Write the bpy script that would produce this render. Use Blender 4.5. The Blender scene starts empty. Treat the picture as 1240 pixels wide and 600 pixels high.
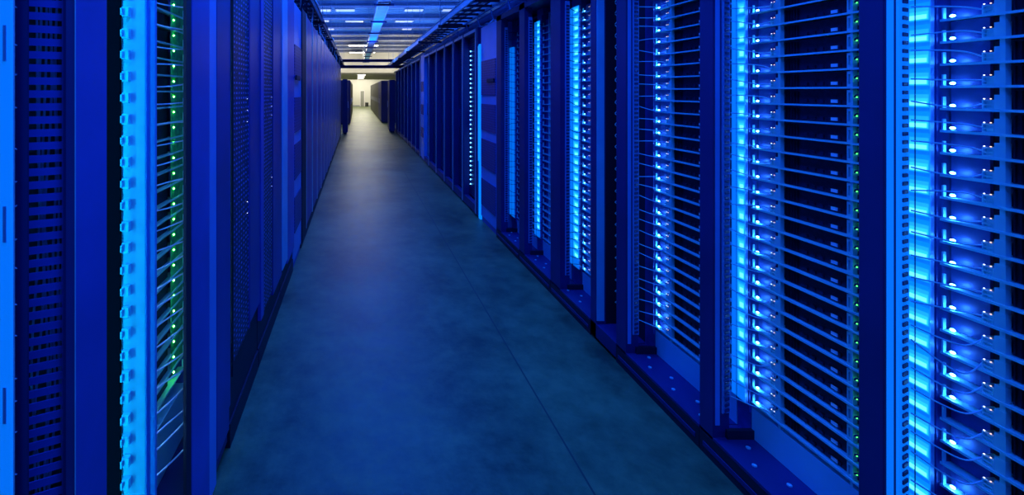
import bpy, math, random
from mathutils import Vector
random.seed(7)
S = bpy.context.scene
COL = S.collection
F, VX, HY, CZ = 550.0, 432.0, 111.0, 1.5      # focal length in px, vanishing point, camera height

# ------------------------------------------------------------------ materials
def mat(name, col, rough=0.45, metal=0.0, emit=None, es=0.0, var=0.0, vscale=6.0, spec=0.5, bump=0.0, bscale=60.0):
    m = bpy.data.materials.new(name); m.use_nodes = True
    nt = m.node_tree; b = nt.nodes['Principled BSDF']
    b.inputs['Base Color'].default_value = (*col, 1)
    b.inputs['Roughness'].default_value = rough
    b.inputs['Metallic'].default_value = metal
    b.inputs['Specular IOR Level'].default_value = spec
    tc = nt.nodes.new('ShaderNodeTexCoord')
    if var:
        n = nt.nodes.new('ShaderNodeTexNoise'); n.inputs['Scale'].default_value = vscale
        n.inputs['Detail'].default_value = 5
        mp = nt.nodes.new('ShaderNodeMapping'); mp.inputs['Scale'].default_value = (1, 1, 1)
        r = nt.nodes.new('ShaderNodeValToRGB')
        r.color_ramp.elements[0].position = .3; r.color_ramp.elements[1].position = .7
        r.color_ramp.elements[0].color = (*[c*(1-var) for c in col], 1)
        r.color_ramp.elements[1].color = (*[min(1, c*(1+var)) for c in col], 1)
        nt.links.new(tc.outputs['Object'], mp.inputs[0]); nt.links.new(mp.outputs[0], n.inputs['Vector'])
        nt.links.new(n.outputs['Fac'], r.inputs[0]); nt.links.new(r.outputs[0], b.inputs['Base Color'])
    if bump:
        n2 = nt.nodes.new('ShaderNodeTexNoise'); n2.inputs['Scale'].default_value = bscale
        bp = nt.nodes.new('ShaderNodeBump'); bp.inputs['Strength'].default_value = bump; bp.inputs['Distance'].default_value = .002
        nt.links.new(tc.outputs['Object'], n2.inputs['Vector'])
        nt.links.new(n2.outputs['Fac'], bp.inputs['Height']); nt.links.new(bp.outputs[0], b.inputs['Normal'])
    if emit:
        b.inputs['Emission Color'].default_value = (*emit, 1)
        b.inputs['Emission Strength'].default_value = es
    return m

M = {}
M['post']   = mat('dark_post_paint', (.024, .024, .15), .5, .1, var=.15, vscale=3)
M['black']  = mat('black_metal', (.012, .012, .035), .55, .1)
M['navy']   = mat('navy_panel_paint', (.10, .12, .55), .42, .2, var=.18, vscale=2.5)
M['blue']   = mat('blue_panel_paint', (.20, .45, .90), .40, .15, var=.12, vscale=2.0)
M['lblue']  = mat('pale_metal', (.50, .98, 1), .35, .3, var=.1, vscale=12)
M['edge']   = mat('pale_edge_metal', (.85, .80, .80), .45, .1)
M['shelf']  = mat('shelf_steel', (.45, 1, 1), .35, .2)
M['board']  = mat('server_black', (.012, .014, .05), .4, .3, var=.4, vscale=60)
M['bay']    = mat('inner_blue_metal', (.055, .08, .38), .4, .3, var=.2, vscale=20)
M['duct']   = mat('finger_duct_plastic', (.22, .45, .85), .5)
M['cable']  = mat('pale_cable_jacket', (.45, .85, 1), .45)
M['wcable'] = mat('white_cable_jacket', (.80, .88, .95), .4)
M['dcable'] = mat('dark_cable_jacket', (.02, .025, .07), .5)
M['gplate'] = mat('green_board', (.05, .55, .18), .5, var=.4, vscale=40)
M['label']  = mat('white_label', (.85, .88, .95), .5)
M['white']  = mat('white_panel', (.80, .92, .92), .5, var=.1, vscale=14)
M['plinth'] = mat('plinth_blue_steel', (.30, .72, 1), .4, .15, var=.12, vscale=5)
M['led']    = mat('blue_led', (.1, .5, 1), .3, emit=(.08, .45, 1), es=44)
M['led_s']  = mat('blue_led_far', (.1, .5, 1), .3, emit=(.08, .42, 1), es=14)
M['led_w']  = mat('white_led', (1, 1, 1), .3, emit=(.75, .8, 1), es=3)
M['led_o']  = mat('amber_led', (1, .5, .2), .3, emit=(1, .62, .5), es=2.2)
M['led_g']  = mat('green_led', (.2, 1, .2), .3, emit=(.10, 1, .08), es=70)
M['led_g2'] = mat('dim_green_led', (.2, 1, .2), .3, emit=(.08, 1, .15), es=4)
M['dif_lo'] = mat('strip_diffuser', (.3, .5, .8), .4, emit=(.0, .17, .85), es=.8)  # low emission standing in for light on pale rack faces
M['d1'] = mat('strip_lens_soft', (.3, .5, .8), .4, emit=(.0, .24, .95), es=1.0)  # stepped emission, here to the core, imitates lit bands between shelves
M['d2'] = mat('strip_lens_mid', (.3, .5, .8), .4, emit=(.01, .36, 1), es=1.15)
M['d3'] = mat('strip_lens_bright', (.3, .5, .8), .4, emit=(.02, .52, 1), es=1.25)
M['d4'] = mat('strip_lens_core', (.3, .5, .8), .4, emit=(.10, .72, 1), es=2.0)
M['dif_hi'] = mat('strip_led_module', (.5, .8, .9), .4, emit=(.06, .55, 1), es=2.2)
M['tube']   = mat('lamp_tube', (.6, .8, 1), .4, emit=(.0, .42, 1), es=17)
M['tube2'] = mat('small_lamp_tube', (.6, .8, 1), .4, emit=(.22, .65, 1), es=26)
M['duct_o'] = mat('trunking_blue', (.05, .50, 1), .4, var=.2, vscale=3)
M['joist']  = mat('beam_paint', (.30, .34, .50), .6, var=.1)
M['galv']   = mat('galvanised_steel', (.45, .47, .52), .4, .5, var=.2, vscale=8)
M['lampw']  = mat('lamp_diffuser', (1, 1, 1), .4, emit=(1, .93, .78), es=9)
M['dark_cab'] = mat('dark_cabinet', (.05, .05, .045), .5, .1)
M['doorp']  = mat('grey_door_paint', (.30, .30, .26), .5)

def concrete():
    m = bpy.data.materials.new('polished_concrete'); m.use_nodes = True
    nt = m.node_tree; b = nt.nodes['Principled BSDF']; L = nt.links.new
    tc = nt.nodes.new('ShaderNodeTexCoord')
    def noise(scale, det=8, rough=.6, dist=0):
        n = nt.nodes.new('ShaderNodeTexNoise'); n.inputs['Scale'].default_value = scale
        n.inputs['Detail'].default_value = det; n.inputs['Roughness'].default_value = rough
        n.inputs['Distortion'].default_value = dist
        L(tc.outputs['Object'], n.inputs['Vector']); return n
    n1 = noise(1.4, 8, .62, .4); n2 = noise(9, 8, .7)
    mx = nt.nodes.new('ShaderNodeMix'); mx.data_type = 'FLOAT'; mx.inputs[0].default_value = .45
    L(n1.outputs['Fac'], mx.inputs[2]); L(n2.outputs['Fac'], mx.inputs[3])
    r = nt.nodes.new('ShaderNodeValToRGB'); e = r.color_ramp.elements
    e[0].position = .38; e[0].color = (.035, .070, .028, 1); e[1].position = .62; e[1].color = (.21, .25, .095, 1)
    L(mx.outputs[0], r.inputs[0])
    # saw-cut joints, along and across the aisle
    sx = nt.nodes.new('ShaderNodeSeparateXYZ'); L(tc.outputs['Object'], sx.inputs[0])
    def joint(out, pos, w):
        a = nt.nodes.new('ShaderNodeMath'); a.operation = 'SUBTRACT'; L(sx.outputs[out], a.inputs[0]); a.inputs[1].default_value = pos
        c = nt.nodes.new('ShaderNodeMath'); c.operation = 'ABSOLUTE'; L(a.outputs[0], c.inputs[0])
        d = nt.nodes.new('ShaderNodeMath'); d.operation = 'LESS_THAN'; L(c.outputs[0], d.inputs[0]); d.inputs[1].default_value = w
        return d
    j = joint(0, .885, .004)
    dk = nt.nodes.new('ShaderNodeMix'); dk.data_type = 'RGBA'; L(j.outputs[0], dk.inputs[0]); L(r.outputs[0], dk.inputs[6])
    dk.inputs[7].default_value = (.05, .06, .04, 1); L(dk.outputs[2], b.inputs['Base Color'])
    rr = nt.nodes.new('ShaderNodeMapRange'); L(n2.outputs['Fac'], rr.inputs[0])
    rr.inputs[3].default_value = .26; rr.inputs[4].default_value = .60; L(rr.outputs[0], b.inputs['Roughness'])
    bp = nt.nodes.new('ShaderNodeBump'); bp.inputs['Strength'].default_value = .12; bp.inputs['Distance'].default_value = .004
    L(n2.outputs['Fac'], bp.inputs['Height']); L(bp.outputs[0], b.inputs['Normal'])
    return m
M['matt'] = mat('matt_black_sheet', (.002, .002, .006), .9, spec=.1)
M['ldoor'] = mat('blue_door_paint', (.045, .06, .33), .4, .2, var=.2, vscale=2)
M['floor'] = concrete()

def perforated(name, dark, light, nx, nz, wx=.5, wz=.45):
    """rows of small slots cut in painted sheet, in the panel's own y/z metres"""
    m = bpy.data.materials.new(name); m.use_nodes = True
    nt = m.node_tree; b = nt.nodes['Principled BSDF']; L = nt.links.new
    tc = nt.nodes.new('ShaderNodeTexCoord'); sx = nt.nodes.new('ShaderNodeSeparateXYZ'); L(tc.outputs['Object'], sx.inputs[0])
    def cell(o, k, w):
        a = nt.nodes.new('ShaderNodeMath'); a.operation = 'MULTIPLY'; L(sx.outputs[o], a.inputs[0]); a.inputs[1].default_value = k
        f = nt.nodes.new('ShaderNodeMath'); f.operation = 'FRACT'; L(a.outputs[0], f.inputs[0])
        g = nt.nodes.new('ShaderNodeMath'); g.operation = 'LESS_THAN'; L(f.outputs[0], g.inputs[0]); g.inputs[1].default_value = w
        return g
    c1 = cell(1, nx, wx); c2 = cell(2, nz, wz)
    n = nt.nodes.new('ShaderNodeTexNoise'); n.inputs['Scale'].default_value = 55; L(tc.outputs['Object'], n.inputs['Vector'])
    th = nt.nodes.new('ShaderNodeMath'); th.operation = 'GREATER_THAN'; L(n.outputs['Fac'], th.inputs[0]); th.inputs[1].default_value = .44
    mu = nt.nodes.new('ShaderNodeMath'); mu.operation = 'MULTIPLY'; L(c1.outputs[0], mu.inputs[0]); L(c2.outputs[0], mu.inputs[1])
    m2 = nt.nodes.new('ShaderNodeMath'); m2.operation = 'MULTIPLY'; L(mu.outputs[0], m2.inputs[0]); L(th.outputs[0], m2.inputs[1])
    mx = nt.nodes.new('ShaderNodeMix'); mx.data_type = 'RGBA'; L(m2.outputs[0], mx.inputs[0])
    mx.inputs[6].default_value = (*dark, 1); mx.inputs[7].default_value = (*light, 1)
    L(mx.outputs[2], b.inputs['Base Color']); b.inputs['Roughness'].default_value = .45
    return m
M['perf'] = perforated('perforated_door', (.010, .012, .07), (.22, .32, .85), 24, 45, .5, .42)
M['grille'] = perforated('vent_grille', (.02, .03, .20), (.07, .09, .40), 45, 38, .55, .5)
M['meshdark'] = perforated('dark_mesh_door', (.012, .014, .07), (.05, .06, .28), 16, 34, .6, .45)

# ------------------------------------------------------------------ mesh helpers
class MB:
    def __init__(s): s.v = []; s.f = []
    def box(s, x0, x1, y0, y1, z0, z1, bev=0):
        if x0 > x1: x0, x1 = x1, x0
        if y0 > y1: y0, y1 = y1, y0
        if z0 > z1: z0, z1 = z1, z0
        b = len(s.v)
        s.v += [(x0,y0,z0),(x1,y0,z0),(x1,y1,z0),(x0,y1,z0),(x0,y0,z1),(x1,y0,z1),(x1,y1,z1),(x0,y1,z1)]
        s.f += [tuple(b+i for i in q) for q in ((0,3,2,1),(4,5,6,7),(0,1,5,4),(1,2,6,5),(2,3,7,6),(3,0,4,7))]
        return s
    def obox(s, p, q, w, h, up=(0,0,1)):
        """bar from p to q, w wide sideways and h along up"""
        p = Vector(p); q = Vector(q); d = (q-p).normalized(); u = Vector(up); sd = d.cross(u).normalized()*w/2; u2 = sd.cross(d).normalized()*h/2
        b = len(s.v)
        for c in (p, q):
            for a, e in ((-1,-1),(1,-1),(1,1),(-1,1)): s.v.append(tuple(c+sd*a+u2*e))
        s.f += [(b,b+1,b+2,b+3),(b+7,b+6,b+5,b+4)] + [(b+i, b+4+i, b+4+(i+1)%4, b+(i+1)%4) for i in range(4)]
        return s
    def tube(s, pts, r, n=6):
        pts = [Vector(p) for p in pts]; b = len(s.v); ref = Vector((.13,.21,.97))
        for i, p in enumerate(pts):
            d = (pts[min(i+1,len(pts)-1)]-pts[max(i-1,0)]).normalized()
            a = d.cross(ref)
            if a.length < .05: a = d.cross(Vector((1,0,0)))
            a.normalize(); c = d.cross(a)
            for k in range(n):
                t = 2*math.pi*k/n; s.v.append(tuple(p+a*(r*math.cos(t))+c*(r*math.sin(t))))
        for i in range(len(pts)-1):
            for k in range(n):
                s.f.append((b+i*n+k, b+i*n+(k+1)%n, b+(i+1)*n+(k+1)%n, b+(i+1)*n+k))
        s.f += [tuple(b+k for k in reversed(range(n))), tuple(b+(len(pts)-1)*n+k for k in range(n))]
        return s
    def ball(s, c, rx, ry, rz, n=8, m=5):
        b = len(s.v); s.v.append((c[0],c[1],c[2]+rz))
        for j in range(1, m):
            t = math.pi*j/m
            for i in range(n):
                a = 2*math.pi*i/n
                s.v.append((c[0]+rx*math.sin(t)*math.cos(a), c[1]+ry*math.sin(t)*math.sin(a), c[2]+rz*math.cos(t)))
        s.v.append((c[0],c[1],c[2]-rz)); e = len(s.v)-1
        for i in range(n): s.f.append((b, b+1+i, b+1+(i+1)%n))
        for j in range(m-2):
            for i in range(n):
                s.f.append((b+1+j*n+i, b+1+(j+1)*n+i, b+1+(j+1)*n+(i+1)%n, b+1+j*n+(i+1)%n))
        for i in range(n): s.f.append((b+1+(m-2)*n+(i+1)%n, b+1+(m-2)*n+i, e))
        return s
    def mesh(s, name, m):
        me = bpy.data.meshes.new(name); me.from_pydata(s.v, [], s.f); me.materials.append(m); me.update(); return me
    def build(s, name, m, parent=None, bevel=0):
        return link(name, s.mesh(name, m), parent, bevel)

def link(name, me, parent=None, bevel=0):
    o = bpy.data.objects.new(name, me); COL.objects.link(o)
    if parent: o.parent = parent
    if bevel:
        bv = o.modifiers.new('bevel', 'BEVEL'); bv.width = bevel; bv.segments = 2
    return o
def tag(o, label=None, cat=None, group=None, kind=None):
    if label: o['label'] = label
    if cat: o['category'] = cat
    if group: o['group'] = group
    if kind: o['kind'] = kind
    return o
def empty(name, loc, label, cat, group=None):
    o = bpy.data.objects.new(name, None); COL.objects.link(o); o.location = loc; o.empty_display_size = .05
    return tag(o, label, cat, group)
def struct(name, mb, m): return tag(mb.build(name, m), kind='structure')
def kids(o): return [c for c in bpy.data.objects if c.parent == o]
def copy_tree(o, ch, parent=None):
    c = o.copy(); COL.objects.link(c); c.parent = parent
    for k, sub in ch:
        copy_tree(k, sub, c)
    return c
def tree(o): return [(c, tree(c)) for c in kids(o)]
ONES = ['zeroth','first','second','third','fourth','fifth','sixth','seventh','eighth','ninth','tenth','eleventh','twelfth','thirteenth','fourteenth','fifteenth','sixteenth','seventeenth','eighteenth','nineteenth']
TENS = {2:('twenty','twentieth'),3:('thirty','thirtieth'),4:('forty','fortieth')}
def nth(n):
    if n < 20: return ONES[n]
    t, u = divmod(n, 10)
    return TENS[t][1] if u == 0 else TENS[t][0]+'-'+ONES[u]
def px(x, y, z): return VX+F*x/y, HY+F*(CZ-z)/y

# ------------------------------------------------------------------ the room
Y0, Y1, XL, XR, ZC = -1.2, 46.0, -4.0, 5.2, 4.2
struct('floor', MB().box(XL, XR, Y0, Y1, -.1, 0), M['floor'])
m_wall = mat('wall_paint', (.70, .68, .60), .7, var=.05, vscale=1)
m_dkwall = mat('wall_paint_dark', (.30, .32, .36), .7, var=.05, vscale=1)
struct('wall_left', MB().box(XL-.1, XL, Y0, Y1, 0, ZC), m_dkwall)
struct('wall_right', MB().box(XR, XR+.1, Y0, Y1, 0, ZC), m_dkwall)
struct('wall_back', MB().box(XL, XR, Y1, Y1+.1, 0, ZC), m_wall)
struct('wall_front', MB().box(XL, XR, Y0-.1, Y0, 0, ZC), m_dkwall)
cb = MB().box(XL, XR, Y0, Y1, ZC, ZC+.1)
k = Y0+.1
while k < Y1-.2:                                   # ribs of the steel deck
    cb.box(XL, XR, k, k+.09, ZC-.035, ZC); k += .3
struct('ceiling', cb, mat('roof_deck', (.62, .62, .60), .55, .2, var=.08, vscale=2))
by = 2.4; n = 1
while by < 30.5:                                   # roof joists: I beams across the room
    b = MB().box(XL, XR, by-.11, by+.11, ZC-.06, ZC-.035).box(XL, XR, by-.02, by+.02, ZC-.17, ZC-.05).box(XL, XR, by-.11, by+.11, ZC-.20, ZC-.17)
    struct('trim_%d' % n, b, M['joist']); n += 1; by += 2.2
SO = MB().box(XL, XR, 31.0, Y1, 2.78, ZC)
yy = 31.6
while yy < Y1: SO.box(XL, XR, yy, yy+.25, 2.72, 2.78); yy += 2.4
struct('trim_%d' % n, SO, m_wall); n += 1
# door in the far wall
dx0, dx1 = .42, .82
d = tag(MB().box(.38, .74, Y1-.05, Y1+.002, .02, 1.55).build('door_1', M['doorp']), kind='structure')
MB().box(.32, .38, Y1-.07, Y1, 0, 1.62).box(.74, .80, Y1-.07, Y1, 0, 1.62).box(.32, .80, Y1-.07, Y1, 1.56, 1.62).build('door_frame', M['edge'], d)
MB().tube([(.44, Y1-.05, .85), (.44, Y1-.09, .85), (.5, Y1-.09, .85)], .012).build('door_handle', M['galv'], d)
struct('baseboard_back', MB().box(XL, XR, Y1-.02, Y1, 0, .12), m_dkwall)

# ------------------------------------------------------------------ servers in the open racks
PITCH = .0604
XF, XS = 1.44, 1.60          # right row: post fronts, server fronts
def tray_proto(L, s, detail, led, greenled=None, loops=True):
    """one open server sled; local x runs into the rack (s=+1 right row, -1 left row), y = -distance from the far post"""
    root = bpy.data.objects.new('server_sled', None); COL.objects.link(root); root.empty_display_size = .03
    X = lambda a: s*a
    def bx(mb, x0, x1, d0, d1, z0, z1): return mb.box(X(x0), X(x1), -d0, -d1, z0, z1)
    sh = MB(); bx(sh, -.004, .30, .0, L, 0, .002); bx(sh, -.006, -.002, .0, L, -.003, .0035)
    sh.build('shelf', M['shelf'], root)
    ch = MB(); bx(ch, .014, .30, .125, L, .003, .054); bx(ch, .03, .30, .079, .125, .003, .056)
    if detail > 1:
        for q in range(5): bx(ch, .009, .014, .130+q*.011, .132+q*.011, .006, .050)
        for q in range(6): bx(ch, .010, .014, .20+q*.028, .212+q*.028, .008, .020)
    ch.build('chassis', M['board'], root)
    pk = MB(); bx(pk, .022, .29, .002, .079, .003, .058)
    pk = pk.build('power_shelf', M['bay'], root)
    if led:
        lb = MB().ball((X(.002), -.021, .0100), .0036, .0058, .0036, 10, 6)
        lb.build('status_light', M['led'] if detail > 1 else M['led_s'], pk)
    br = MB(); bx(br, -.003, .004, .002, .006, .004, .034); bx(br, -.004, 0, .003, .006, .004, .034); br.build('bracket', M['shelf'], root)
    if detail > 0:
        pb = MB(); bx(pb, -.001, .05, .080, .0825, .004, .027); bx(pb, -.001, .05, .0995, .102, .004, .027)
        for z in (.004, .013, .024): bx(pb, -.001, .05, .080, .102, z, z+.0022)
        bx(pb, .006, .05, .083, .099, .004, .024)
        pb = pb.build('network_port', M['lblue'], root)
        w = MB().ball((X(-.001), -.0845, .0295), .0015, .002, .0013, 6, 4); w.build('port_light', M['led_w'], pb)
        w = MB().ball((X(-.001), -.0965, .0295), .0015, .002, .0013, 6, 4); w.build('port_light', M['led_o'], pb)
        ear = MB(); bx(ear, -.003, .012, .104, .124, .004, .040)
        ear.build('ear', M['lblue'], root)
        if L > .3:
            e2 = MB(); bx(e2, -.003, .012, .356, .374, .004, .012); bx(e2, -.003, .012, .356, .374, .044, .053)
            bx(e2, -.003, .012, .356, .360, .012, .044); bx(e2, -.003, .012, .370, .374, .012, .044)
            e2.build('ear', M['lblue'], root)
            lb = MB(); bx(lb, .007, .010, .296, .316, .010, .021); lb.build('label_tag', M['label'], root)
        if loops and L > .45:
            gp = MB(); bx(gp, .008, .014, .378, .430, .020, .050); gp.build('green_cover', M['gplate'], root)
            lp = MB(); pts = []
            for q in range(10):
                t = -1.2+q*.42
                pts.append((X(-.004-.004*math.sin(q)), -(.392+.011*math.cos(t)), .022+.016*math.sin(t)))
            lp.tube(pts, .0028, 6); lp.build('latch_loop', M['dcable'], root)
            MB().ball((X(-.002), -.384, .030), .002, .003, .002, 6, 4).build('status_light', M['led_g2'], root)  # green light added to brighten the green plate
    if greenled:
        gb = MB().ball((X(.0), -greenled, .040), .003, .0045, .003); gb.build('status_light', M['led_g'], root)
    return root

def populate(place, Yw, near, xs, s, zs, group, protos, pick, who):
    """fill one rack with sleds, the topmost first; labels say which rack and how far down"""
    zs = sorted(zs, reverse=True); out = []
    for i, z in enumerate(zs):
        p = protos[pick(i, len(zs))]
        c = p if not p.get('used') else copy_tree(p, p_tree[p.name])
        if not p.get('used'): p_tree[p.name] = tree(p); p['used'] = 1
        out.append((c, z, i))
    for c, z, i in out:
        c.location = (xs, Yw-.001, z)
        if 'used' in c: pass
        pos = 'topmost' if i == 0 else ('lowest' if i == len(out)-1 else nth(i+1)+' from the top')
        tag(c, '%s %s, %s' % (who, place, pos), 'server', group)
    return out
p_tree = {}

def zlist(Yv, xs, ztop, zbot, z0):
    """shelf heights at the 60.4 mm pitch that fall inside the frame at depth Yv"""
    out = []
    k0 = math.ceil((zbot-z0)/PITCH)
    z = z0+k0*PITCH
    while z < ztop:
        y = px(xs, Yv, z)[1]; y2 = px(xs, Yv, z+.05)[1]
        if y > 2 and y2 < 598: out.append(z)
        z += PITCH
    return out

# (far post start, post thickness, near limit, place words, lit strip?, sled detail)
RB = [
 dict(Yw=1.243, th=.060, near=.700, place='in the rack cut by the right edge of the picture', strip='wide', det=2, duct=True, tot=.66),
 dict(Yw=1.837, th=.070, near=1.306, place='in the rack left of the widest dark post', strip='near', det=2, duct=True, tot=.6),
 dict(Yw=2.430, th=.090, near=1.910, place='in the third rack from the right edge', strip=None, det=2, duct=True, tot=.6),
 dict(Yw=3.215, th=.160, near=2.800, place='in the fourth rack from the right edge', strip='near', det=1, duct=False, tot=.4),
 dict(Yw=3.900, th=.125, near=3.380, place='in the fifth rack from the right edge', strip='near', det=0, duct=False, tot=.5),
 dict(Yw=4.530, th=.150, near=4.030, place='in the rack beside the vented blue cabinet', strip='far', det=0, duct=False, tot=.5),
]
RNAME = ['rack at the right edge', 'second rack from right edge', 'third rack from right edge', 'fourth rack from right edge', 'fifth rack from right edge', 'sixth rack from right edge']
ZT = 2.27
for bi, B in enumerate(RB):
    Yw, th, near = B['Yw'], B['th'], B['near']
    Y2 = Yw+th
    lab = ['tall open server rack at the right edge with glowing strip and shelves',
           'tall open server rack, second from right edge, between the two widest dark posts',
           'open server rack, third from right edge, with dark side strip and blue lights',
           'open server rack, fourth from right edge, just beyond the narrow cable gap',
           'open server rack, fifth from right edge, with narrow bright glowing strip',
           'open server rack, sixth from right edge, beside the vented blue cabinet'][bi]
    R = empty('server_rack', (XF, near, 0), lab, 'server rack', 'open server racks along the right side')
    O = lambda mb: mb    # parts are given in world metres and shifted below
    def part(name, mb, m, bevel=0):
        mb.v = [(x-XF, y-near, z) for x, y, z in mb.v]
        return mb.build(name, m, R, bevel)
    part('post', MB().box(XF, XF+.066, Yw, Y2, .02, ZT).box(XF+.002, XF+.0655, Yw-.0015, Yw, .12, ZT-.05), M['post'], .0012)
    # pale channel, then the finger duct, both on the near face of the post
    emits = bi == 0  # first rack: channel and duct emit in place of light falling on them
    if B['duct']: part('channel', MB().box(XF+.008, XF+.026, Yw-.003, Yw-.001, .15, 2.16), M['dif_lo' if emits else 'blue'])
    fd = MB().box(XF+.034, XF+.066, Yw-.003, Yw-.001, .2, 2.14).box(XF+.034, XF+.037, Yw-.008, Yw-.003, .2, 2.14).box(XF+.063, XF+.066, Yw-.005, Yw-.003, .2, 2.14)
    dc = part('cable_duct', fd, M['dif_lo' if emits else 'duct'])
    fg = MB(); z = .215
    while z < 2.12:
        fg.obox((XF+.038, Yw-.014, z), (XF+.063, Yw-.004, z), .003, .0105 if bi < 2 else .012); z += .0225
    part('finger_row', fg, M['post'])
    part('side_panel', MB().box(XS+.0, 2.30, Yw+.003, Y2, .06, ZT-.05).box(XS-.012, XS+.003, Yw+.001, Yw+.012, .2, 2.16), M['bay'])
    part('back_panel', MB().box(2.28, 2.30, near, Yw+.003, .06, ZT-.05), M['black'])
    # bottom: dark toe, drilled base plate, pale plinth
    part('toe', MB().box(XF-.001, XF+.012, near, Y2, .0, .088), M['black'])
    bp = MB().box(XF, XS+.02, near, Y2, .088, .10)
    bp.box(XF-.004, XF, near+.02, Y2-.02, .03, .05)
    part('base', bp, M['post'], .001)
    bme = MB().tube([(0, 0, 0), (0, 0, .005)], .008, 8).mesh('bolt', M['lblue']); q = near+.05; i = 0
    while q < Y2-.02:
        o = link('bolt', bme, R); o.location = (.045+.05*(i % 2), q-near, .0995); q += .085; i += 1
    for fy in (near+.06, Y2-.05):
        part('foot', MB().tube([(XF+.02, fy, 0), (XF+.02, fy, .012)], .017, 10).tube([(XF+.02, fy, .01), (XF+.02, fy, .03)], .007, 8), M['lblue'])
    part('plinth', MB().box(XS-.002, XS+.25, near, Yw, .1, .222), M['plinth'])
    part('bracket', MB().box(XF+.05, XS, Yw-.012, Yw+.004, .1, .135), M['black'])
    part('header', MB().box(XF, 2.30, near, Y2, ZT-.05, ZT).box(XS, 2.28, near, Yw, 2.16, 2.17), M['post'])
    up = MB().box(XS-.002, XS+.012, Yw-.124, Yw-.114, .222, 2.16)
    if Yw-.375 > near: up.box(XS-.002, XS+.012, Yw-.374, Yw-.366, .222, 2.16)
    part('upright', up, M['lblue'])
    if bi == 5:
        for z in (1.58, 1.21): part('status_light', MB().ball((XS-.01, 4.29, z), .007, .012, .009), M['led_s'])
    # sleds
    L = Yw-near-.004
    zbot, ztop = .226, 2.09
    yv = Yw-.06
    zs = zlist(yv, XS, ztop, zbot, 1.5126)
    dark_at = set()
    if bi == 0: dark_at = {len(zs)-2, len(zs)-4}
    protos = {'on': tray_proto(L, 1, B['det'], led=(bi in (0,1,2,3))), }
    if dark_at: protos['off'] = tray_proto(L, 1, B['det'], led=False)
    pick = lambda i, n: 'off' if i in dark_at else 'on'
    who = 'black server sled with blue light' if bi <= 3 else 'dim server sled'
    srv = populate('in '+RNAME[bi], Yw, near, XS, 1, zs, 'server sleds in '+RNAME[bi], protos, pick, who)
    for c, z, i in srv:
        if i in dark_at: c['label'] = c['label'].replace('with blue light', 'without blue light')
    # lit face behind the post: emissive bands stand in for light falling on it
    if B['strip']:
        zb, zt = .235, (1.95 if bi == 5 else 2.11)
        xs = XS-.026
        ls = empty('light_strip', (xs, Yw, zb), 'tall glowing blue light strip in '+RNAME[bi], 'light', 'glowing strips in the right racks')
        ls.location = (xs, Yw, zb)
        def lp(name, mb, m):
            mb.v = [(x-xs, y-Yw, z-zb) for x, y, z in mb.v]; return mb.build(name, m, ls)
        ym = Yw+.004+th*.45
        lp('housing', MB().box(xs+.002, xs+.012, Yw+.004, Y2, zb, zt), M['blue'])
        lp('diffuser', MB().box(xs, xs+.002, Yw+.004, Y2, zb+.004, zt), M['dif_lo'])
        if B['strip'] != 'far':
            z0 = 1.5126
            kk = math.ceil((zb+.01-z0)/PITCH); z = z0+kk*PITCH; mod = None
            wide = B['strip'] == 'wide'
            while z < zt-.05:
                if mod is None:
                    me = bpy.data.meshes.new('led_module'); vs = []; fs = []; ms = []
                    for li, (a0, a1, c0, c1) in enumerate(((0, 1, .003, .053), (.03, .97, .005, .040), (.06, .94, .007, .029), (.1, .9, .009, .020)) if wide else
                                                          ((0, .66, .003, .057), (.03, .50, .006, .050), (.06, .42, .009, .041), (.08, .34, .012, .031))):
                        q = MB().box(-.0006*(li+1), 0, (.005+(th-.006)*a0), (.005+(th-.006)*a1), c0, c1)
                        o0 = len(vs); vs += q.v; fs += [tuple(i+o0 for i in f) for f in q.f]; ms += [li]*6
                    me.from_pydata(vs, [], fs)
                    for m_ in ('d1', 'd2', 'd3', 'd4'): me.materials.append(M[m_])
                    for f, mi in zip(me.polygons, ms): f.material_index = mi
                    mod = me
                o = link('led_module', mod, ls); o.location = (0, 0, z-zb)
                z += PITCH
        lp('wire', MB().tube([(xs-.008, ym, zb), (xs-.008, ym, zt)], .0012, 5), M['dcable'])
    # network cables
    if bi <= 2 or bi in (3, 4, 5):
        cg = 'network cables in '+RNAME[bi]
        r = .0021 if bi == 0 else (.0021 if bi < 3 else .0022)
        zc = [z for z in zs]
        for i, z in enumerate(sorted(zc, reverse=True)):
            rnd = random.Random(bi*100+i)
            a = Vector((XF+.064, Yw-.010, z+.028+rnd.uniform(-.012, .012)))
            low = i > len(zc)*.62
            if bi <= 2: e = Vector((XS+.002, Yw-.080, z+.017))
            else: e = Vector((XS-.004, Yw-.004, z+.02+rnd.uniform(-.01, .01)))
            sag = rnd.uniform(-.012, .008) - (.020 if (low and bi == 0) else 0)
            m1 = a.lerp(e, .45)+Vector((-.006, -.004, sag)); m2 = a.lerp(e, .8)+Vector((-.008, -.002, sag*1.25))
            P = [a, m1, m2, e]; pts = []
            for q in range(13):
                t = q/12*(3); k = min(int(t), 2); u = t-k
                p0 = P[max(k-1, 0)]; p1 = P[k]; p2 = P[k+1]; p3 = P[min(k+2, 3)]
                pts.append(.5*((2*p1)+(p2-p0)*u+(2*p0-5*p1+4*p2-p3)*u*u+(3*p1-p0-3*p2+p3)*u**3))
            mb = MB().tube([p-a for p in pts], r, 5)
            o = mb.build('network_cable', M['cable'] if bi < 3 else M['dcable']); o.location = a  # dark jacket stands in for cables silhouetted against the lit strip
            cnt = i+1
            pos = 'topmost' if cnt == 1 else nth(cnt)+' from the top'
            tag(o, 'thin %s network cable in %s, %s' % ('blue' if bi < 3 else 'dark', RNAME[bi], pos), 'cable', cg)

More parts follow.
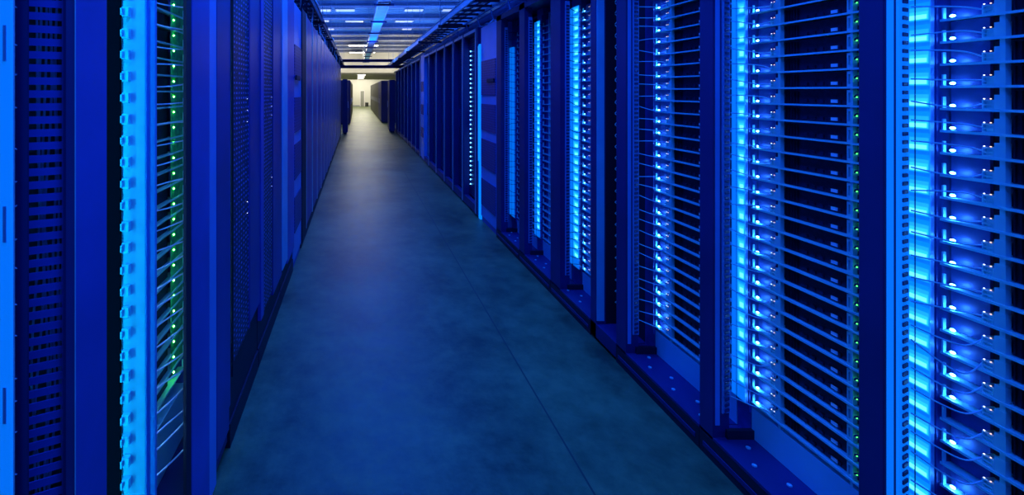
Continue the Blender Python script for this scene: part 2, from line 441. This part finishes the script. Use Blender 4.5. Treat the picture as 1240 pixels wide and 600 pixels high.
# ------------------------------------------------------------------ narrow cable gap between third and fourth right racks
R = empty('cable_column', (XF, 2.53, 0), 'tall dark frame with a pale blue side channel and black cable loops, between two racks', 'cable frame')
def partG(name, mb, m, P=R, ox=XF, oy=2.53, bevel=0):
    mb.v = [(x-ox, y-oy, z) for x, y, z in mb.v]; return mb.build(name, m, P, bevel)
partG('post', MB().box(XF, XF+.06, 2.735, 2.795, .02, ZT), M['post'])
partG('channel', MB().box(XF+.004, XF+.048, 2.729, 2.735, .12, 2.2), M['plinth'])
partG('side_panel', MB().box(XF+.06, 2.0, 2.737, 2.79, .02, ZT), M['black'])
partG('base', MB().box(XF, XF+.2, 2.525, 2.795, .02, .1), M['post'])
partG('back_panel', MB().box(XF+.17, XF+.18, 2.525, 2.735, .1, 2.2), M['black'])
for i in range(28):
    z = .25+i*.066
    pts = [(XF+.12-.03*math.cos(t*.5), 2.72-.03-.02*math.sin(t*.5), z+.02*math.sin(t*.55)) for t in range(0, 12)]
    o = partG('cable_hook', MB().tube(pts, .003, 5), M['shelf'])

# ------------------------------------------------------------------ vented blue cabinet (front in the post plane)
def vented(x0, s, ya, yb, label, bands, ztop, name='vented_cabinet'):
    R = empty(name, (x0, ya, 0), label, 'cabinet')
    g = lambda nm, mb, m, bevel=0: partG(nm, mb, m, R, x0, ya, bevel)
    bd = g('body', MB().box(x0+s*.01, x0+s*.7, ya, yb, .06, ztop), M['blue'], .003)
    fr = MB()
    for i, (za, zb) in enumerate(bands):
        g('vent_panel', MB().box(x0+s*.002, x0+s*.01, ya+.03, yb-.03, za, zb), M['grille'])
    g('base', MB().box(x0+s*.02, x0+s*.68, ya+.01, yb-.01, 0, .06), M['navy'])
    g('handle', MB().box(x0-s*.012, x0+s*.002, ya+.05, ya+.30, 1.60, 1.64), M['black'], .003).parent = bd
    return R
bn = [(.20, .50), (.64, .96), (1.06, 1.36), (1.46, 1.85)]
vented(XF, 1, 4.70, 5.30, 'bright blue cabinet front with four dark vent panels in right row', bn, 2.24)

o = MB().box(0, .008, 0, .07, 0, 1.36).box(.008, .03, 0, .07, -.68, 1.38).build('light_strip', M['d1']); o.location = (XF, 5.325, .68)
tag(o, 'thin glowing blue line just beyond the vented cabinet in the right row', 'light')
# ------------------------------------------------------------------ right row, closed racks running away
RP = [5.42, 6.10, 6.72, 7.38, 8.15, 9.0, 9.70]
RP2 = [10.25, 11.0, 11.85, 12.75, 13.7, 14.7, 15.7, 16.6, 17.5]
def closed(x0, s, ya, yb, label, group, mdoor, post=.09, edge=True, ztop=ZT, leds=False, foot=True):
    R = empty('server_cabinet', (x0, ya, 0), label, 'server cabinet', group)
    g = lambda nm, mb, m, bevel=0: partG(nm, mb, m, R, x0, ya, bevel)
    g('frame', MB().box(x0, x0+s*.10, ya, ya+post, .02, ztop).box(x0+s*.1, x0+s*.9, ya, ya+.02, .02, ztop)
      .box(x0, x0+s*.9, ya+post, yb, ztop-.05, ztop).box(x0, x0+s*.06, ya+post, yb, .02, .12).box(x0+s*.88, x0+s*.9, ya+.02, yb, .02, ztop), M['post'])
    dr = g('door', MB().box(x0+s*.07, x0+s*.085, ya+post, yb, .13, ztop-.06), mdoor)
    if edge: g('edge_strip', MB().box(x0-s*.006, x0+s*.002, ya+post-.015, ya+post, .02, ztop).box(x0-s*.004, x0+s*.002, ya+post, yb, ztop-.04, ztop-.005), M['edge'])
    g('handle', MB().box(x0+s*.055, x0+s*.07, yb-.08, yb-.06, 1.0, 1.25), M['post']).parent = dr
    if foot:
        for fy in (ya+.05, yb-.08): g('foot', MB().tube([(x0+s*.04, fy, 0), (x0+s*.04, fy, .03)], .02, 8), M['galv'])
    if leds:
        for i in range(30):
            g('status_light', MB().ball((x0+s*.062, yb-.10, .28+i*.0604), .006, .012, .008, 6, 4), M['led_s'])
    return R
allp = RP
for i in range(len(RP)-1):
    closed(XF, 1, RP[i], RP[i+1], ('closed dark rack, %s beyond the vented right cabinet' % nth(i+1)) + (', with column of blue lights' if i == 0 else ''),
           'closed racks along the right side', M['meshdark'], leds=(i == 0))
for i in range(len(RP2)-1):
    closed(XF, 1, RP2[i], RP2[i+1], 'closed dark rack on the right, %s beyond the narrow blue panel' % nth(i+1),
           'closed racks along the right side', M['meshdark'])
g = empty('filler_panel', (XF, 9.70, 0), 'narrow bright blue filler panel among the closed racks of right row', 'panel')
partG('sheet', MB().box(XF, XF+.3, 9.72, 10.22, .05, 2.3), M['blue'], g, XF, 9.70, .004)
for z in (.5, 1.0, 1.5): partG('vent', MB().box(XF-.004, XF, 9.78, 10.16, z, z+.22), M['grille'], g, XF, 9.70)
partG('base', MB().box(XF+.02, XF+.3, 9.73, 10.21, 0, .05), M['navy'], g, XF, 9.70)

# low cabinets standing proud where the rows end, then the far block
def lowcab(x0, x1, ya, yb, zt, label, group=None, m='dark_cab'):
    R = empty('low_cabinet', ((x0+x1)/2, ya, 0), label, 'cabinet', group)
    cx = (x0+x1)/2
    g = lambda nm, mb, mm, bevel=0: partG(nm, mb, mm, R, cx, ya, bevel)
    g('body', MB().box(x0+.004, x1-.004, ya+.004, yb-.004, .06, zt), M[m], .004)
    g('base', MB().box(x0+.03, x1-.03, ya+.03, yb-.03, 0, .06), M['black'])
    xa = x0 if abs(x0) < abs(x1) else x1; s = 1 if xa == x0 else -1
    dr = g('door', MB().box(xa-s*.012, xa+s*.004, ya+.02, yb-.02, .08, zt-.03), M[m], .003)
    g('handle', MB().box(xa-s*.03, xa-s*.012, yb-.1, yb-.08, .9, 1.15), M['galv']).parent = dr
    return R
lowcab(1.20, 1.40, 16.55, 17.4, 1.93, 'dark narrow cabinet standing proud at the far end of right row', m='post')
lowcab(-.50, -.33, 15.9, 16.6, 1.93, 'dark narrow cabinet standing proud at the far end of left row', m='post')
for i in range(12):
    y = 21.7+i*1.4
    lowcab(1.18, 2.1, y, y+1.38, 2.02, 'grey-black cabinet in the far block on the right, %s past the gap' % nth(i+1), 'far cabinets on the right', 'post' if i < 2 else 'dark_cab')
for i in range(9):
    y = 20.6+i*1.4
    lowcab(-1.2, -.30, y, y+1.38, 2.02, 'grey-black cabinet in the far block on the left, %s past the gap' % nth(i+1), 'far cabinets on the left', 'post' if i < 1 else 'dark_cab')
sb = empty('bin', (1.0, 45.3, 0), 'small dark bin standing on the floor beside the far door', 'bin')
bmb = MB(); 
for k in range(10): pass
bmb.tube([(0, 0, 0), (0, 0, .02), (0, 0, .38), (0, 0, .4)], .16, 12); bmb.build('body', M['dark_cab'], sb)
MB().tube([(0, 0, .4), (0, 0, .43)], .17, 12).build('lid', M['galv'], sb)

# ------------------------------------------------------------------ left row
LX = -.52
# nearest rack: white panel, slotted duct cover, plain blue door
R = empty('server_rack', (LX, .75, 0), 'nearest rack at the left edge with slotted duct cover and plain blue door', 'server rack')
def pl(nm, mb, m, bevel=0, P=None, oy=.75): return partG(nm, mb, m, P or R, LX, oy, bevel)
pl('glow_panel', MB().box(-.80, -.5735, .752, .758, .05, 2.2), M['dif_lo'])  # own emission imitates light falling on the white panel
pl('inner_panel', MB().box(-.82, -.5735, .7585, .762, .05, 2.2), M['white'])
for k in range(6): pl('rivet_plate', MB().box(-.585, -.5795, .7505, .752, .35+k*.3, .41+k*.3), M['plinth'])
pl('post', MB().box(-.5735-.012, -.588+.03-.002, .772, .776, .02, 2.2).box(-.62, -.604, .80, .83, .02, 2.2), M['post'])
sl = MB()
A = Vector((-.5935, .7985, 0)); Bv = Vector((-.527, .829, 0))
z = .15
while z < 2.2:
    # one louvre between two slots; the slots stay open between the stiles
    sl.obox((A.x, A.y, z), (Bv.x, Bv.y, z), .0022, .0135)
    z += .0232
dv = (Bv-A)
sl.obox(A+dv*.12+Vector((0, 0, .12)), A+dv*.12+Vector((0, 0, 2.2)), .0025, dv.length*.05, up=dv)
sl.obox(A+dv*.04+Vector((0, 0, .12)), A+dv*.04+Vector((0, 0, 2.2)), .0025, dv.length*.10, up=dv)
sl.obox(A+dv*.95+Vector((0, 0, .12)), A+dv*.95+Vector((0, 0, 2.2)), .0025, dv.length*.16, up=dv)
pl('duct_cover', sl, M['navy'])
bk = MB().box(-.70, -.545, .90, .905, .05, 2.2)
pl('back_panel', bk, M['black'])
pl('corner_post', MB().box(LX-.005, LX, .8125, .838, .02, 2.27), M['post'])
pl('edge_strip', MB().box(LX-.002, LX+.0015, .8365, .8385, .02, 2.27), M['lblue'])
pl('door', MB().box(LX-.02, LX-.001, .840, .948, .05, 2.25), M['navy'], .002)
pl('base', MB().box(LX-.4, LX-.01, .70, .95, .0, .05), M['black'])
# bundle of cables inside the slotted duct
for i in range(9):
    rnd = random.Random(i); x = -.600+i*.0085; y0 = .845+rnd.uniform(-.004, .012)
    pts = [(x+.004*math.sin(q*.9+i)+ (.006*math.sin(q*.37+i*2)), y0+.004*math.cos(q*.7+i), .1+q*.07) for q in range(31)]
    o = MB().tube([(a-x, b-y0, c-.1) for a, b, c in pts], .0022, 5).build('duct_cable', M['cable']); o.location = (x, y0, .1)
    tag(o, 'pale blue cable running up inside the slotted duct at the left edge', 'cable', 'cables inside the slotted duct')
for i in range(26):
    z = .42+i*.055+random.uniform(-.012, .012)
    o = MB().tube([(0, 0, 0), (.006, .004, random.uniform(-.004, .006)), (.014, .008, random.uniform(-.004, .006))], .0016, 5).build('jumper_cable', M['wcable']); o.location = (-.586, .768, z)
    tag(o, 'short white cable end poking out beside the glowing panel at the left edge', 'cable', 'white cable ends at the left edge')

# second rack: clip panel, open shelves with green lights
R2 = empty('server_rack', (LX, .96, 0), 'open left rack with green lights, bright clip panel and plain blue front panels', 'server rack')
p2 = lambda nm, mb, m, bevel=0: pl(nm, mb, m, bevel, R2, .96)
YC = 1.29
p2('clip_panel', MB().box(-.668, -.599, YC, YC+.004, .10, 2.2), M['white'])
p2('frame', MB().box(-.599, -.594, YC-.006, YC+.01, .06, 2.2).box(-.594, -.573, YC, YC+.012, .04, 2.2), M['blue'])
p2('rear_post', MB().box(-.74, -.668, YC-.01, YC+.01, .04, 2.2), M['matt'])
p2('lamp_tube', MB().tube([(-.645, 1.36, .3), (-.645, 1.36, 2.1)], .004, 8), M['tube2'])  # unseen tube added to brighten the cables and shelves
z = .20
while z < 2.15:
    p2('clip', MB().box(-.660, -.640, YC-.016, YC-.001, z, z+.028).box(-.660, -.655, YC-.024, YC-.016, z+.004, z+.024), M['shelf'], .001); z += PITCH
p2('back_panel', MB().box(-1.05, -1.04, .96, 1.90, .05, 2.2), M['matt'])
p2('side_panel', MB().box(-1.04, -.60, 1.894, 1.902, .05, 2.2), M['bay'])
p2('black_post', MB().box(LX-.010, LX-.001, 1.388, 1.43, .02, 2.27), M['black'])
p2('plinth', MB().box(-1.03, -.715, 1.31, 1.892, .08, .285), M['plinth'])
p2('base', MB().box(-.72, LX-.02, 1.30, 1.892, .04, .075), M['post'])
p2('bolt', MB().tube([(-.63, 1.50, .075), (-.63, 1.50, .083)], .012, 10), M['lblue'])
p2('bolt', MB().tube([(-.63, 1.36, .075), (-.63, 1.36, .083)], .012, 10), M['lblue'])
p2('green_cover', MB().box(-.726, -.722, 1.77, 1.892, .40, 2.15), M['gplate'])  # green plate stands in for green light cast on the inner wall
p2('foot_rail', MB().box(LX-.03, LX+.005, .955, 1.43, 0, .06), M['black'])
# unseen tube added in the bay to light the clip panel
p2('lamp_tube', MB().tube([(-.715, 1.19, .2), (-.715, 1.19, 2.1)], .008, 8), M['tube'])
zs = zlist(1.79, -.72, 2.05, .30, 1.5)
PR = tray_proto(.56, -1, 0, led=False, greenled=.10, loops=False)
populate('in the open left rack', 1.892, 1.31, -.722, -1, zs, 'server sleds in the open left rack', {'a': PR}, lambda i, n: 'a', 'black server sled with green light')
for i, z in enumerate(sorted(zs, reverse=True)):
    rnd = random.Random(500+i)
    a = Vector((-.603, 1.315, z+.02+rnd.uniform(-.008, .008))); e = Vector((-.55, 1.445, a.z+rnd.uniform(-.008, .012)))
    m = a.lerp(e, .45)+Vector((0, 0, rnd.uniform(-.012, .006)))
    pts = [(1-t)**2*a+2*t*(1-t)*m+t*t*e for t in [q/8 for q in range(9)]]
    o = MB().tube([p-a for p in pts], .0024, 5).build('network_cable', M['wcable']); o.location = a
    pos = 'topmost' if i == 0 else nth(i+1)+' from the top'
    tag(o, 'white network cable stretched across the open left rack, %s' % pos, 'cable', 'white cables across the open left rack')

# plain-panel cabinet, perforated cabinets, bright strip cabinet
def lcab(ya, yb, label, pieces, group=None, zt=2.3):
    P = empty('server_cabinet', (LX, ya, 0), label, 'server cabinet', group)
    q = lambda nm, mb, m, bevel=0: partG(nm, mb, m, P, LX, ya, bevel)
    q('body', MB().box(LX-.5, LX-.02, ya+.003, yb-.003, .10, zt), M['black'])
    q('base', MB().box(LX-.48, LX-.012, ya+.003, yb-.003, 0, .10), M['black'])
    for nm, a, b, z0, z1, dep, m in pieces:
        q(nm, MB().box(LX-.02, LX-dep, a, b, z0, z1), M[m], .0015)
    return P
for nm, a, b, z0, z1, dep, m in [('front_panel', 1.434, 1.605, .06, 2.28, 0, 'navy'), ('corner_panel', 1.607, 1.69, .04, 2.28, .002, 'blue'), ('front_panel', 1.694, 1.855, .12, 2.25, .001, 'ldoor'), ('edge_strip', 1.858, 1.886, .2, 2.25, .004, 'bay')]:  # panel tones differ to stand in for uneven light on the front
    p2(nm, MB().box(LX-.010, LX-dep, a, b, z0, z1), M[m], .0015)
M['perfled'] = M['perf']
C1 = lcab(1.905, 2.46, 'first perforated cabinet of the left row, with a tall dotted door',
     [('post', 1.907, 1.925, .30, 2.28, 0, 'black'), ('door', 1.93, 2.215, .34, 2.25, .008, 'perf'), ('edge_strip', 2.218, 2.23, .34, 2.25, .004, 'bay'), ('side_panel', 2.236, 2.455, .36, 2.28, .004, 'ldoor')])
C2 = lcab(2.464, 3.18, 'second perforated cabinet of the left row, with a narrower dotted door',
     [('edge_strip', 2.47, 2.545, .25, 2.28, 0, 'navy'), ('door', 2.55, 2.84, .25, 2.2, .008, 'perf'), ('panel', 2.85, 3.175, .22, 2.28, .004, 'ldoor')])
for P, ya, n0, yy in ((C1, 1.905, 26, 2.185), (C2, 2.464, 24, 2.81)):
    for i in range(n0):
        z = .75+i*.055
        partG('status_light', MB().ball((LX-.006, yy, z), .0015, .002, .0016, 6, 4), M['led_w'] if i in (3, 4, 11, 12, 13) and 1 else M['lblue'], P, LX, ya)
lcab(3.184, 3.80, 'left cabinet with a bright blue upright strip',
     [('bright_panel', 3.19, 3.42, .24, 2.22, 0, 'plinth'), ('panel', 3.425, 3.79, .2, 2.28, .002, 'navy')])  # paler paint stands in for strong light on the upright strip
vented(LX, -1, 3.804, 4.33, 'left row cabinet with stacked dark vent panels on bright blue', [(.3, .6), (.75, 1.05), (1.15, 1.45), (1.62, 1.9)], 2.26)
P = lcab(4.334, 4.69, 'narrow black cabinet between the vented cabinet and the door row on the left', [('door', 4.34, 4.68, .05, 2.3, 0, 'black')])
y = 4.694
LP = []
while y < 15.6:
    LP.append(y); y += .66 if y < 9 else .82
for i in range(len(LP)-1):
    ya, yb = LP[i], LP[i+1]
    R = empty('server_cabinet', (LX, ya, 0), 'plain blue-doored cabinet, %s beyond the narrow black one on the left' % nth(i+1), 'server cabinet', 'blue-doored cabinets on the left')
    g = lambda nm, mb, m, bevel=0: partG(nm, mb, m, R, LX, ya, bevel)
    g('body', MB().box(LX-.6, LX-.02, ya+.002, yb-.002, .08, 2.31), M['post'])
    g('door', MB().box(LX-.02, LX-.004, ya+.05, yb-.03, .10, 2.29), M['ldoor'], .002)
    g('edge_strip', MB().box(LX-.02, LX, ya+.012, ya+.030, .08, 2.31), M['edge'] if i > 1 else M['lblue'])
    g('base', MB().box(LX-.58, LX-.01, ya+.002, yb-.002, 0, .08), M['black'])

# ------------------------------------------------------------------ overhead trays
def ladder(name, x0, x1, z, ya, yb, label, h=.09, rung=.3, rods=(), rx=None, m='galv', mr='black', mg=None):
    R = empty(name, ((x0+x1)/2, ya, z), label, 'cable tray')
    cx = (x0+x1)/2
    def g(nm, mb, mm):
        mb.v = [(x-cx, y-ya, zz-z) for x, y, zz in mb.v]; return mb.build(nm, mm, R)
    for xx in (x0, x1):
        g('side_rail', MB().box(xx-.012, xx+.012, ya, yb, z, z+h).box(xx-.02, xx+.02, ya, yb, z+h-.006, z+h), M[m])
    rme = MB().box(x0-cx, x1-cx, 0, .03, .01, .035).mesh('rung', M[mg or m]); y = ya+.1
    while y < yb:
        o = link('rung', rme, R); o.location = (0, y-ya, 0); y += rung
    for ry in rods:
        for xx in (x0-.03, x1+.03):
            g('hanger_rod', MB().tube([(xx, ry, z-.04), (xx, ry, ZC-.19)], .006, 6), M['galv'])
        g('hanger_bar', MB().box(x0-.06, x1+.06, ry-.02, ry+.02, z-.035, z-.001), M[mr])
    return R
rods = [4.6+2.2*i for i in range(7)]
ladder('cable_tray', 1.28, 1.62, 2.50, 2.0, 19.5, 'pale ladder cable tray hung over the right row of racks', rods=rods, m='edge', mg='black')
ladder('cable_tray', -.86, -.54, 2.55, 2.0, 18.5, 'dark ladder cable tray crowded with cables over the left row', rods=rods, m='black')
R = empty('cable_tray', (2.0, 2, 2.75), 'upper dark cable tray behind and above the pale one on the right', 'cable tray'); bpy.data.objects.remove(R)
ladder('cable_tray', 1.72, 2.1, 2.42, 2.0, 17.5, 'lower dark cable tray lying deeper over the right racks', rods=[], m='joist')
def bundle(x, z, ya, yb, n, spread, r, label, group, m, seed, amp=.02):
    for i in range(n):
        rnd = random.Random(seed); dx = -spread+2*spread*(i+.5)/n; dz = .012+.03*(i % 3)
        ph = rnd.uniform(0, 6); pts = []
        K = int((yb-ya)/.22)
        for q in range(K+1):
            y = ya+(yb-ya)*q/K
            pts.append((dx+amp*math.sin(y*1.3+ph)+amp*.5*math.sin(y*3.1+ph*2), y-ya, dz+amp*.8*abs(math.sin(y*2.1+ph))))
        o = MB().tube(pts, r, 6).build('tray_cable', M[m]); o.location = (x, ya, z)
        tag(o, label, 'cable', group)
bundle(-.70, 2.60, 2.0, 18.3, 9, .12, .012, 'black cable lying in the dark tray over the left row', 'cables in the left tray', 'dcable', 900, .03)
bundle(-.70, 2.71, 2.0, 18.3, 3, .12, .010, 'pale cable lying in the dark tray over the left row', 'pale cables in the left tray', 'cable', 900, .03)
bundle(1.45, 2.55, 2.0, 19.3, 7, .12, .012, 'black cable lying in the pale ladder tray on the right', 'cables in the right tray', 'dcable', 950, .015)
bundle(1.9, 2.47, 2.0, 17.3, 3, .12, .012, 'black cable lying in the deeper dark tray on the right', 'cables in the deeper right tray', 'dcable', 990, .015)
# cable loops and offcuts dropping from the left tray to the rack tops
for i in range(25):
    rnd = random.Random(1200+i); y = 4.7+i*.42; x = -.60+rnd.uniform(-.05, .05)
    pts = [(0, 0, .30), (.03*rnd.uniform(-1, 1), .06, .18), (.05*rnd.uniform(-1, 1), .03+rnd.uniform(0, .1), .05), (.02, .12, 0)]
    o = MB().tube(pts, .009, 6).build('drop_cable', M['wcable'] if i % 2 else M['dcable']); o.location = (x, y, 2.315)
    tag(o, ('white' if i % 2 else 'black')+' cable dropping from the left tray onto the cabinet tops', 'cable', ('white' if i % 2 else 'black')+' drop cables on the left')
for i in range(10):
    rnd = random.Random(1300+i); y = 2.4+i*.62; x = 1.62
    pts = [(0, 0, .22), (.05, .05, .1), (.02*rnd.uniform(-1, 1), .10, .02), (.1, .14, 0)]
    o = MB().tube(pts, .010, 6).build('drop_cable', M['cable']); o.location = (x, y, 2.285)
    tag(o, 'blue cable dropping from the right tray onto the rack tops', 'cable', 'drop cables on the right')
# cross bars between the rows
for k, (yy, zz, w) in enumerate(((15.7, 2.30, .07), (17.3, 2.62, .08))):
    o = MB().box(-.9, 2.1, -w, w, 0, .045).box(-.9, 2.1, -w, -w+.02, -.03, .08).build('cross_bar', M['post']); o.location = (0, yy, zz+.03)
    tag(o, ['lower dark crossbar spanning the aisle between the row ends', 'upper dark crossbar spanning the aisle just behind the lower one'][k], 'beam')
# blue trunking running down the middle
R = empty('cable_trunking', (.52, 3, 3.25), 'bright blue overhead trunking running along the middle of the aisle', 'trunking')
def g(nm, mb, mm): mb.v = [(x-.52, y-3, z-3.25) for x, y, z in mb.v]; return mb.build(nm, mm, R)
g('channel', MB().box(.43, .65, 3, 27, 3.25, 3.33), M['duct_o'])
g('edge_rail', MB().box(.415, .43, 3, 27, 3.24, 3.36), M['galv']); g('edge_rail', MB().box(.65, .665, 3, 27, 3.24, 3.36), M['galv'])
for i in range(11):
    y = 4.6+2.2*i
    g('hanger_bar', MB().box(.34, .74, y-.03, y+.03, 3.20, 3.238), M['post'])
    for xx in (.36, .72): g('hanger_rod', MB().tube([(xx, y, 3.2), (xx, y, ZC-.19)], .006, 5), M['galv'])
# pipes
for k, (x, z) in enumerate(((-.1, 3.5), (.12, 3.5))):
    pass

# ------------------------------------------------------------------ ceiling lamps (seen between the joists) and the far white lamps
def lamp(x, y, L, label, group, m, alongx=True, z=ZC-.10):
    R = empty('ceiling_light', (x, y, z), label, 'light', group)
    a, b = (L/2, .16) if alongx else (.16, L/2)
    MB().box(-a, a, -b, b, .02, .065).build('housing', M['galv'], R)
    MB().box(-a+.02, a-.02, -b+.02, b-.02, 0, .02).build('diffuser', m, R)
LW = mat('white_lamp_diffuser', (1, 1, 1), .4, emit=(.62, .68, 1), es=.62)
spots = [(-1.05, 14.6), (-.25, 14.6), (-1.1, 16.8), (1.75, 14.6), (2.9, 14.6), (.75, 16.9), (1.9, 16.9), (-1.1, 19.0), (2.0, 19.0), (-.2, 16.9)]
for i, (x, y) in enumerate(spots):
    lamp(x+.13*math.sin(i*5), y, .50+.20*math.sin(i*2.3), 'small white ceiling light between the joists over the blue part of the aisle', 'small white ceiling lights', LW)
for i in range(5):
    lamp(.35, 24.2+i*4.4-.1, 1.6 if i < 2 else .6, 'long warm white ceiling light over the far end, %s from the camera' % nth(i+1), 'far warm ceiling lights', M['lampw'], True, ZC-.27 if i < 2 else 2.70)

def area(name, loc, sx, sy, power, col, rot=(0, 0, 0)):
    l = bpy.data.lights.new(name, 'AREA'); l.shape = 'RECTANGLE'; l.size = sx; l.size_y = sy; l.energy = power; l.color = col
    o = bpy.data.objects.new(name, l); COL.objects.link(o); o.location = loc; o.rotation_euler = rot; return o
for i in range(5):
    area('far_lamp_light', (.35, 24.1+i*4.4, ZC-.45 if i < 2 else 2.66), 1.6, .3, 100, (1, .92, .76))
area('row_end_light', (.4, 19.6, 3.7), 1.2, .3, 22, (.8, .9, 1), (math.radians(-25), 0, 0))  # unseen fill added to brighten the rack edges and floor here
for y in (22.5, 26.5, 29.5): area('far_uplight', (-1.6, y, 2.5), 1.2, .6, 45, (1, .93, .78), (math.pi, 0, 0)); area('far_uplight', (2.4, y, 2.5), 1.2, .6, 45, (1, .93, .78), (math.pi, 0, 0))  # unseen warm fill added to brighten the far ceiling
area('wall_wash_light', (.3, 44.0, 2.6), 3, .3, 75, (1, .95, .82), (math.radians(50), 0, 0))  # unseen fill added to brighten the end wall
BL = (.008, .105, 1)
for i, y in enumerate((.2, 2.6, 5.0, 7.4, 9.6)):
    area('blue_aisle_light', (.45, y, 3.75), 1.2, .5, 85, BL)  # unseen overhead fill added for the blue cast in the aisle
for x, y in ((.55, 11.5), (.55, 15.2), (2.6, 9.0), (2.6, 13), (2.6, 17.0), (-1.6, 11), (-1.6, 15), (-1.6, 19)):
    area('blue_uplight', (x, y, 2.45), .8, .4, 60, (.035, .19, 1), (math.pi, 0, 0))  # unseen fill added below the ceiling to turn it and the trunking blue

w = bpy.data.worlds.new('world'); S.world = w; w.use_nodes = True
w.node_tree.nodes['Background'].inputs[0].default_value = (.0, .01, .08, 1)
w.node_tree.nodes['Background'].inputs[1].default_value = .3

for o in bpy.data.objects:
    if 'used' in o: del o['used']

# ------------------------------------------------------------------ camera
cam = bpy.data.cameras.new('camera'); co = bpy.data.objects.new('camera', cam); COL.objects.link(co)
co.location = (0, 0, CZ); co.rotation_euler = (math.pi/2, 0, 0)
cam.sensor_fit = 'HORIZONTAL'; cam.sensor_width = 36; cam.lens = F/1240*36
cam.shift_x = (620-VX)/1240; cam.shift_y = -(300-HY)/1240
cam.clip_start = .01; cam.clip_end = 200
S.camera = co
S.view_settings.view_transform = 'Standard'; S.view_settings.look = 'None'
S.view_settings.gamma = 1; S.view_settings.exposure = 0; S.view_settings.use_curve_mapping = False
